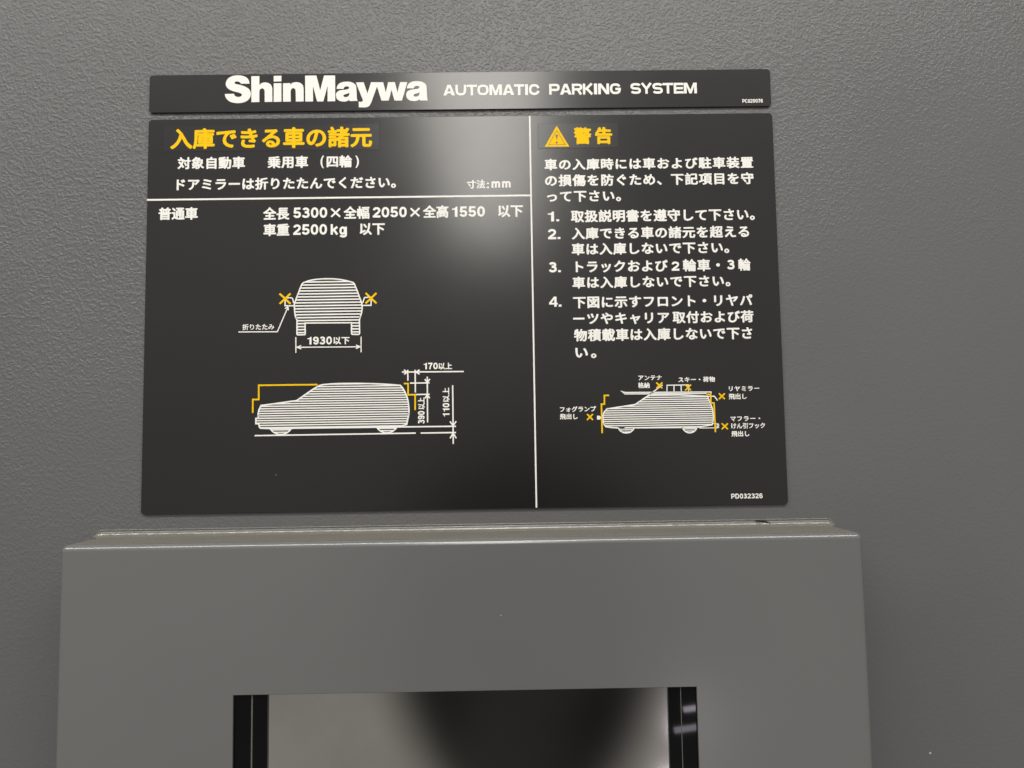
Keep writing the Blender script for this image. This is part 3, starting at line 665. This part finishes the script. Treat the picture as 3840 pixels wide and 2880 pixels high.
RULE = {'body': [(141.85,-102.83),(170.34,-98.79),(172.36,-97.46),(174.49,-96.06),(176.61,-94.65),(178.64,-93.32),(180.48,-92.16),(182.03,-91.22),(183.24,-90.58),(184.17,-90.18),(184.91,-89.94),(185.55,-89.77),(186.19,-89.6),(186.93,-89.36),(189.04,-89.3),(191.08,-89.22),(193.12,-89.14),(195.23,-89.08),(197.48,-89.05),(199.95,-89.07),(202.59,-89.13),(205.36,-89.24),(208.26,-89.38),(211.34,-89.54),(214.6,-89.73),(218.09,-89.94),(221.87,-90.17),(225.93,-90.44),(230.19,-90.73),(234.55,-91.04),(238.91,-91.34),(243.17,-91.63),(243.59,-92.74),(244.03,-93.86),(244.46,-94.99),(244.88,-96.09),(245.29,-97.17),(245.67,-98.2),(246.04,-99.16),(246.41,-100.06),(246.75,-100.93),(247.07,-101.8),(247.36,-102.7),(247.6,-103.67),(247.8,-104.74),(247.95,-105.89),(248.07,-107.07),(248.16,-108.24),(248.23,-109.34),(248.28,-110.32),(248.32,-111.3),(248.34,-112.12),(248.31,-112.87),(248.25,-113.65),(248.14,-114.54),(248.0,-115.38),(247.81,-116.28),(247.6,-117.22),(247.37,-118.17),(247.14,-119.12),(246.92,-120.06),(233.98,-122.15),(231.55,-122.48),(152.53,-121.84),(151.42,-121.75),(150.28,-121.67),(149.14,-121.59),(148.02,-121.51),(146.94,-121.42),(145.92,-121.32),(144.96,-121.2),(144.06,-121.07),(143.19,-120.93),(142.35,-120.79),(141.5,-120.65),(140.63,-120.52),(140.06,-119.87),(139.47,-119.26),(138.92,-118.58),(138.47,-117.72),(138.24,-117.01),(138.05,-116.2),(137.89,-115.34),(137.78,-114.43),(137.71,-113.51),(137.69,-112.59),(137.71,-111.66),(137.76,-110.67),(137.87,-109.67),(138.02,-108.69),(138.25,-107.75),(138.55,-106.88),(138.96,-106.11),(139.47,-105.41),(140.05,-104.76),(140.66,-104.12),(141.27,-103.49)],'wheel': [[(152.84,-121.66),(153.81,-123.44),(155.17,-124.93),(156.84,-126.08),(158.73,-126.8),(160.75,-127.07),(162.77,-126.86),(164.71,-126.19),(166.43,-125.1),(167.87,-123.65),(168.93,-121.9)],[(217.07,-122.2),(217.78,-124.01),(218.94,-125.58),(220.46,-126.78),(222.26,-127.56),(224.2,-127.84),(226.15,-127.61),(227.99,-126.9),(229.6,-125.74),(230.85,-124.21),(231.68,-122.42)]],'antenna': [(182.04,-91.1),(198.42,-79.47)],'ski': [(242.36,-88.71),(160.34,-88.01),(156.79,-85.23),(160.68,-86.56),(246.77,-87.26),(246.73,-88.54)],'luggage': [[(202.64,-86.08),(202.83,-79.9),(224.47,-79.85),(224.26,-86.27)],[(209.78,-80.24),(209.72,-86.18)],[(217.06,-80.23),(216.99,-86.29)]],'mirror': [(243.47,-91.64),(250.02,-91.61),(253.14,-96.01)],'fog': [(131.86,-109.38),(134.27,-109.41),(135.81,-110.46),(135.76,-112.56),(134.18,-113.32),(131.77,-113.11)],'muffler': [[(234.59,-121.86),(234.55,-123.24),(251.76,-123.32),(251.9,-119.29),(247.26,-118.86)],[(251.71,-119.53),(253.28,-119.55),(253.16,-123.04),(251.59,-123.02)]],'frontlim': [(144.41,-89.16),(139.76,-89.22),(139.55,-97.97),(136.53,-97.93),(136.63,-126.82)],'rearlim': [(241.9,-89.68),(246.45,-89.62),(246.28,-98.21),(249.42,-98.38),(249.81,-127.5)],'cross': [[[(192.13,-77.02),(198.01,-82.8)],[(198.18,-77.1),(192.08,-82.78)]],[[(221.14,-79.56),(226.71,-85.34)],[(226.9,-79.64),(220.96,-85.25)]],[[(254.6,-88.83),(260.34,-94.61)],[(260.54,-88.92),(254.52,-94.52)]],[[(121.91,-107.62),(127.64,-113.55)],[(127.77,-107.7),(121.78,-113.47)]],[[(256.47,-118.94),(262.35,-124.77)],[(262.56,-119.03),(256.26,-124.68)]]]}
SYMBOL = {'outer': [(97.26,188.93),(109.85,166.74),(84.76,166.86)],'ring': [(97.25,184.36),(106.17,168.57),(88.36,168.69)],'inner': [(97.27,183.3),(105.27,169.15),(89.24,169.25)],'bang': [(95.96,179.09),(96.26,179.22),(96.56,179.32),(96.86,179.38),(97.15,179.4),(97.44,179.38),(97.75,179.31),(98.08,179.2),(98.41,179.06),(97.23,173.06)],'dot': [97.07,171.11]}

# ================================================================== the wall
wv = [(-4, 0.0025, -2.2), (4, 0.0025, -2.2), (4, 0.0025, 2.6), (-4, 0.0025, 2.6)]
wall = link('wall', wv, [(0, 1, 2, 3)], M_WALL)
tag(wall, kind='structure')

# ================================================================== header sign
hs = empty('header_sign', (0, 0, 0.2073), 'long thin black sign with bold white lettering reading automatic parking system, above the larger sign', 'sign')
plate('board', -320, 319.5, 207.4, 247.0, 3.2, 0.0, 3.0, M_BOARD, hs)
pr = Print()
for loops in LOGO:
    pr.poly(loops)
pr.make('logo_text', M_WHITE, hs)


def caps_letter(p, ch, x0, x1, z0, z1):
    """broad squarish capitals drawn as strokes"""
    H = z1 - z0
    wv_, wh = H * 0.235, H * 0.20
    w = (wv_ + wh) / 2
    h = w / 2
    l, r, b, t = x0 + h, x1 - h, z0 + h, z1 - h
    m, c = (z0 + z1) / 2, (x0 + x1) / 2
    def s(*q, cl=False): p.stroke(list(q), w, cl)
    if ch == 'A':
        p.poly([[(x0, z0), (c - H * .15, z1), (c + H * .15, z1), (x1, z0), (x1 - H * .27, z0), (x1 - H * .39, z0 + H * .2), (x0 + H * .39, z0 + H * .2), (x0 + H * .27, z0)],
                [(c - (x1 - x0) * .155, z0 + H * .385), (c + (x1 - x0) * .155, z0 + H * .385), (c, z0 + H * .76)]])
    elif ch == 'U':
        p.stroke([(l, z1)] + [(l, m)] + arcpts(c, m, c - l, m - b, 180, 360, 12) + [(r, z1)], w)
    elif ch == 'T':
        s((x0, t), (x1, t)); s((c, t), (c, z0))
    elif ch == 'O':
        p.stroke(arcpts(c, m, c - l, m - b, 0, 350, 24), w, True)
    elif ch == 'M':
        k = H * .25
        p.poly([[(x0, z0), (x0, z1), (x0 + k * 1.25, z1), (c, z0 + H * .34), (x1 - k * 1.25, z1), (x1, z1), (x1, z0), (x1 - k, z0), (x1 - k, z0 + H * .68), (c + k * .45, z0), (c - k * .45, z0), (x0 + k, z0 + H * .68), (x0 + k, z0)]])
    elif ch == 'I':
        p.stroke([(c, z0), (c, z1)], x1 - x0)
    elif ch == 'C':
        p.stroke([(r, m + H * .13)] + arcpts(c, m, c - l, m - b, 22, 338, 22) + [(r, m - H * .13)], w)
    elif ch == 'G':
        p.stroke(arcpts(c, m, c - l, m - b, 25, 345, 22) + [(r, m - h * .2)], w)
        s((c, m - h * .2), (x1, m - h * .2))
    elif ch == 'P':
        s((l, z0), (l, z1))
        p.stroke([(l, t), (c, t)] + arcpts(c + (r - c) * .3, (t + m - h * .6) / 2, (r - c) * .7, (t - m + h * .6) / 2, 90, -90, 8) + [(l, m - h * .6)], w)
    elif ch == 'R':
        s((l, z0), (l, z1))
        p.stroke([(l, t), (c, t)] + arcpts(c + (r - c) * .3, (t + m - h * .2) / 2, (r - c) * .7, (t - m + h * .2) / 2, 90, -90, 8) + [(l, m - h * .2)], w)
        s((c + (r - c) * .1, m - h * .2), (r - h * .1, z0))
    elif ch == 'K':
        s((l, z0), (l, z1)); s((l + h, m - h * .5), (r - h * .3, z1)); s((l + H * .28, m), (r - h * .1, z0))
    elif ch == 'N':
        k = H * .24
        p.poly([[(x0, z0), (x0, z1), (x0 + k * 1.15, z1), (x1 - k, z0 + H * .36), (x1 - k, z1), (x1, z1), (x1, z0), (x1 - k * 1.15, z0), (x0 + k, z0 + H * .64), (x0 + k, z0)]])
    elif ch == 'S':
        rx, rz = c - l, (t - m) / 2
        p.stroke(arcpts(c, m + rz, rx, rz, 15, 270, 14)[:-1] + [(c, m)] + arcpts(c, m - rz, rx, rz, 90, -165, 14)[1:], w)
    elif ch == 'Y':
        s((x0 + h * .9, z1), (c, m - h * .3), (x1 - h * .9, z1)); s((c, m), (c, z0))
    elif ch == 'E':
        s((l, z0), (l, z1)); s((l, t), (x1, t)); s((l, m), (x1 - h * .4, m)); s((l, b), (x1, b))


pr = Print()
for ch, x0, x1, z0, z1 in CAPS:
    caps_letter(pr, ch, x0, x1, z0, z1)
pr.make('title_text', M_WHITE, hs)
text_part('code_text', TEXT['tcode'], M_WHITE, hs)

# ================================================================== instruction sign
sg = empty('instruction_sign', (0, 0, -0.2), 'large black sign with white and yellow Japanese text and three striped car drawings', 'sign')
plate('board', -320, 320, -200, 200, 3.8, 0.0, 3.0, M_BOARD, sg)
for pts, w in (([(-320, 116.2), (69.2, 116.2)], 1.8), ([(69.8, 199.7), (69.8, -199.4)], 1.55)):
    pr = Print()
    pr.stroke(pts, w)
    pr.make('divider_line', M_WHITE, sg)
hst = plate('heading_sticker', -304.6, -84.2, 165.9, 193.3, 0.5, -0.30, 0.05, M_TAPE, sg, 0.2)
text_part('heading_text', TEXT['heading'], M_YELLOW, hst, -0.36)
wst = plate('warning_sticker', 78.0, 160.6, 165.0, 191.4, 0.5, -0.30, 0.05, M_TAPE, sg, 0.2)
pr = Print(-0.36)
pr.poly([SYMBOL['outer'], SYMBOL['ring']])
dot = [(SYMBOL['dot'][0] + 1.1 * math.cos(a * math.pi / 8), SYMBOL['dot'][1] + 1.1 * math.sin(a * math.pi / 8)) for a in range(16)]
pr.poly([SYMBOL['inner'], SYMBOL['bang'], dot])
pr.make('warning_symbol', M_YELLOW, wst)
text_part('warning_heading', TEXT['keikoku'], M_YELLOW, wst, -0.36)
for q in (TEXT['target'][:1], TEXT['target'][1:], TEXT['mirror'], TEXT['unit']):
    text_part('note_text', q, M_WHITE, sg)
for k in ('ordinary', 'size', 'weight'):
    text_part('limit_text', TEXT[k], M_WHITE, sg)
for k in ('warn1', 'warn2', 'warn3'):
    text_part('warning_text', TEXT[k], M_WHITE, sg)
for k in ('rule1', 'rule2a', 'rule2b', 'rule3a', 'rule3b', 'rule4a', 'rule4b', 'rule4c', 'rule4d'):
    text_part('rule_text', TEXT[k], M_WHITE, sg)
text_part('code_text', TEXT['code'], M_WHITE, sg)


def lines(name, paths, w, material, parent, y=-0.3):
    p = Print(y)
    for q in paths:
        p.stroke(q, w)
    return p.make(name, material, parent)


# --- car seen from the front
pr = Print()
pr.hatch(FRONT['body'], 3.02, 1.45, -9.55 + 0.0)
pr.stroke(FRONT['body'], 1.35, True)
fd = pr.make('car_front_drawing', M_WHITE, sg)
lines('door_mirror_drawing', FRONT['mirror'][:2], 1.25, M_WHITE, fd)
lines('door_mirror_drawing', FRONT['mirror'][2:], 1.25, M_WHITE, fd)
for c in FRONT['cross']:
    lines('cross_mark', c, 1.9, M_YELLOW, fd, -0.45)
lines('leader_arrow', FRONT['leader'], 1.05, M_WHITE, fd)
lines('width_arrow', FRONT['width'], 1.05, M_WHITE, fd)
text_part('caption_text', TEXT['fold'], M_WHITE, fd)
text_part('dimension_text', TEXT['w1930'], M_WHITE, fd)

# --- car seen from the side with its clearances
zb = sum(p[1] for p in SIDE['body'] if -240 < p[0] < -90 and p[1] < -100) / max(1, len([1 for p in SIDE['body'] if -240 < p[0] < -90 and p[1] < -100]))
pr = Print()
pr.hatch(SIDE['body'], 2.36, 1.28, zb)
pr.stroke(SIDE['body'], 1.42, True)
sdw = pr.make('car_side_drawing', M_WHITE, sg)
for wpts in SIDE['wheel']:
    pr = Print()
    pr.hatch(wpts + [wpts[0]], 2.36, 1.2, zb)
    pr.stroke(wpts, 1.35)
    pr.make('wheel_drawing', M_WHITE, sdw)
lines('ground_line', SIDE['ground'], 1.4, M_WHITE, sdw)
lines('limit_line', [SIDE['frontlim']], 1.55, M_YELLOW, sdw, -0.45)
lines('limit_line', [SIDE['rearlim']], 1.55, M_YELLOW, sdw, -0.45)
for k in ('dim170', 'dim390', 'dim110'):
    lines('dimension_arrow', SIDE[k], 1.35, M_WHITE, sdw)
text_part('dimension_text', TEXT['d170'], M_WHITE, sdw)
vertical_text('dimension_text', TEXT['d390'], M_WHITE, sdw)
vertical_text('dimension_text', TEXT['d110'], M_WHITE, sdw)

# --- car with forbidden attachments
zr = [p[1] for p in RULE['body'] if 150 < p[0] < 230 and p[1] < -100]
zr = sum(zr) / len(zr) if zr else -122.6
pr = Print()
pr.hatch(RULE['body'], 2.13, 1.12, zr)
pr.stroke(RULE['body'], 1.3, True)
rdw = pr.make('loaded_car_drawing', M_WHITE, sg)
for wpts in RULE['wheel']:
    pr = Print()
    pr.hatch(wpts + [wpts[0]], 2.13, 1.05, zr)
    pr.stroke(wpts, 1.25)
    pr.make('wheel_drawing', M_WHITE, rdw)
lines('antenna_drawing', [RULE['antenna']], 1.1, M_WHITE, rdw)
lines('ski_drawing', [RULE['ski']], 1.1, M_WHITE, rdw)
lines('luggage_drawing', RULE['luggage'], 1.05, M_WHITE, rdw)
lines('rear_mirror_drawing', [RULE['mirror']], 1.1, M_WHITE, rdw)
lines('muffler_drawing', RULE['muffler'], 0.85, M_WHITE, rdw)
pr = Print()
pr.poly([RULE['fog']])
pr.make('fog_lamp_drawing', M_WHITE, rdw)
lines('limit_line', [RULE['frontlim']], 1.5, M_YELLOW, rdw, -0.45)
lines('limit_line', [RULE['rearlim']], 1.5, M_YELLOW, rdw, -0.45)
for c in RULE['cross']:
    lines('cross_mark', c, 1.45, M_YELLOW, rdw, -0.55)
for k in (('antenna1', 'antenna2'), ('ski',), ('rear1', 'rear2'), ('fog1', 'fog2'), ('muf1', 'muf2', 'muf3')):
    text_part('caption_text', [s for q in k for s in TEXT[q]], M_WHITE, rdw)

# ================================================================== control box below the signs
cb = empty('control_box', (0, 0, -0.86), 'grey metal control box with a dark inset screen, mounted on the wall below the signs', 'control box')
X0, X1, ZT, ZB, YF, YW = -0.3638, 0.3652, -0.2215, -0.860, -0.062, 0.0025
OX0, OX1, OZT, OZB = -0.2064, 0.2087, -0.3552, -0.700
bm = bmesh.new()
vs = {}
for xi, x in enumerate((X0, X1)):
    for yi, y in enumerate((YF, YW)):
        for zi, z in enumerate((ZB, ZT)):
            vs[xi, yi, zi] = bm.verts.new((x, y, z))
ff = bm.faces.new((vs[0, 0, 0], vs[1, 0, 0], vs[1, 0, 1], vs[0, 0, 1]))
bm.faces.new((vs[0, 0, 1], vs[1, 0, 1], vs[1, 1, 1], vs[0, 1, 1]))
bm.faces.new((vs[0, 0, 0], vs[0, 1, 0], vs[1, 1, 0], vs[1, 0, 0]))
bm.faces.new((vs[0, 0, 0], vs[0, 0, 1], vs[0, 1, 1], vs[0, 1, 0]))
bm.faces.new((vs[1, 0, 0], vs[1, 1, 0], vs[1, 1, 1], vs[1, 0, 1]))
edges = [e for e in bm.edges if sum(1 for v in e.verts if abs(v.co.y - YF) < 1e-6) >= 1]
bmesh.ops.bevel(bm, geom=edges, offset=0.0056, segments=8, profile=0.5, affect='EDGES')
big = max((f for f in bm.faces if abs(f.normal.y) > 0.99), key=lambda f: f.calc_area())
outer = [v for v in big.verts]
bm.faces.remove(big)
rect = sorted(outer, key=lambda v: math.atan2(v.co.z - (ZT + ZB) / 2, v.co.x))   # BL, BR, TR, TL
inner = [(OX0, OZB), (OX1, OZB), (OX1, OZT), (OX0, OZT)]
e = 0.0006
iv = [bm.verts.new((x, YF, z)) for x, z in inner]
sgn = [(1, 1), (-1, 1), (-1, -1), (1, -1)]
iv2 = [bm.verts.new((x + e * sx, YF + e, z + e * sz)) for (x, z), (sx, sz) in zip(inner, sgn)]
iv3 = [bm.verts.new((x + e * sx, YF + 0.003, z + e * sz)) for (x, z), (sx, sz) in zip(inner, sgn)]
for i in range(4):
    j = (i + 1) % 4
    bm.faces.new((rect[i], rect[j], iv[j], iv[i]))
    bm.faces.new((iv[i], iv[j], iv2[j], iv2[i]))
    bm.faces.new((iv2[i], iv2[j], iv3[j], iv3[i]))
bmesh.ops.recalc_face_normals(bm, faces=bm.faces)
me = bpy.data.meshes.new('cover')
base = Vector((0, 0, -0.86))
for v in bm.verts:
    v.co -= base
me.materials.append(M_COVER)
me.materials.append(M_DUST)
for f in bm.faces:
    f.smooth = True
    if f.normal.z > 0.99 and f.calc_area() > 0.01:
        f.material_index = 1
bm.to_mesh(me); bm.free()
cover = bpy.data.objects.new('cover', me)
COL.objects.link(cover)
cover.parent = cb
wn_ = cover.modifiers.new('normals', 'WEIGHTED_NORMAL')
wn_.keep_sharp = False

# screen: glossy black border, display behind it
def ring(name, x0, x1, z0, z1, ix0, ix1, iz0, iz1, yf, yb, material, parent):
    o = [(x0, z0), (x1, z0), (x1, z1), (x0, z1)]
    i_ = [(ix0, iz0), (ix1, iz0), (ix1, iz1), (ix0, iz1)]
    v = [(x, yf, z) for x, z in o] + [(x, yf, z) for x, z in i_] + [(x, yb, z) for x, z in i_]
    f = []
    for k in range(4):
        j = (k + 1) % 4
        f += [(k, j, 4 + j, 4 + k), (4 + k, 4 + j, 8 + j, 8 + k)]
    return link(name, v, f, material, parent)


YB = YF + 0.003
bz = ring('screen_border', OX0 - 0.004, OX1 + 0.004, OZB - 0.004, OZT + 0.004, -0.1762, 0.1830, -0.655, OZT + 0.003, YB, YB + 0.0025, M_BLACK, cb)
for x, w in ((-0.1899, 0.0012), (0.1943, 0.0006)):  # added grey strips: the glass edge's reflection put into colour
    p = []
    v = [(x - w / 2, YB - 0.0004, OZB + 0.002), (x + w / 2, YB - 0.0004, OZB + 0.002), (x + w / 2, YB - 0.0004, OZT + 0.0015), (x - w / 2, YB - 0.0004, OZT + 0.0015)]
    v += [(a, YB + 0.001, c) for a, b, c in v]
    link('edge_glint_strip', v, [(0, 1, 2, 3), (0, 4, 5, 1), (1, 5, 6, 2), (2, 6, 7, 3), (3, 7, 4, 0)], M_EDGE_GLINT, bz)
v = [(-0.182, YB + 0.0024, -0.66), (0.189, YB + 0.0024, -0.66), (0.189, YB + 0.0024, OZT + 0.0035), (-0.182, YB + 0.0024, OZT + 0.0035)]
link('display', v, [(0, 1, 2, 3)], M_LCD, cb)

# ================================================================== sealant along the joint of box and wall
prof = [(2.45, 7.1), (1.7, 6.9), (1.35, 6.5), (1.7, 5.9), (2.0, 5.0), (1.7, 4.3), (0.6, 3.9), (-0.1, 3.5), (-0.6, 2.9), (-0.9, 2.0), (-1.4, 1.2), (-2.4, 0.6), (-3.2, 0.15), (-3.4, -0.4)]
NX = 240
v, f, fm = [], [], []
zt = ZT * 1000
for i in range(NX + 1):
    t = i / NX
    x = -366 + t * (366 + 366)
    e = min(1.0, (x + 366.5) / 9.0, (366.5 - x) / 9.0)
    k = math.sqrt(max(0.0, 1 - (1 - e) ** 2))
    for j, (py, pz) in enumerate(prof):
        wob = 0.22 * math.sin(x * 0.31 + j) * math.sin(x * 0.083 + 2.1 * j) + random.uniform(-0.10, 0.10)
        yy = 2.5 - (2.5 - py) * (0.25 + 0.75 * k)
        zz = pz * (0.15 + 0.85 * k) + wob * (1 if 0 < j < 12 else 0) * 0.6
        v.append((x * MM, (yy + (wob * 0.3 if 1 < j < 12 else 0)) * MM, (zt + zz) * MM))
n = len(prof)
for i in range(NX):
    for j in range(n - 1):
        f.append((i * n + j, i * n + j + 1, (i + 1) * n + j + 1, (i + 1) * n + j))
        fm.append(0 if j < 9 else 1)
sl = link('sealant_bead', v, f, None, None, True, [M_SEAL, M_DUST], fm)
tag(sl, 'thin dusty bead of grey sealant running along the top edge of the control box', 'sealant')

# loose curl of black film caught on the sealant
v, f = [], []
for i in range(13):
    t = i / 12
    x = 286 + 15 * t
    z = zt + 5.4 - 2.4 * t ** 1.3 + 1.0 * math.sin(t * math.pi)
    y = -0.6 - 2.0 * math.sin(min(1, t * 1.4) * math.pi) * (1 - t)
    w = 0.35 + 1.15 * math.sin(math.pi * min(1, 0.12 + t * 0.9)) ** 0.8
    for s in (-1, 1):
        v.append((x * MM, (y - 0.35 * s) * MM, (z + s * w * 0.6) * MM))
for i in range(12):
    f.append((2 * i, 2 * i + 1, 2 * i + 3, 2 * i + 2))
fl = link('film_scrap', v, f, M_FLAKE, None, True)
sol = fl.modifiers.new('thickness', 'SOLIDIFY')
sol.thickness = 0.0002
tag(fl, 'tiny curled black scrap stuck on the sealant at the right above the control box', 'scrap')
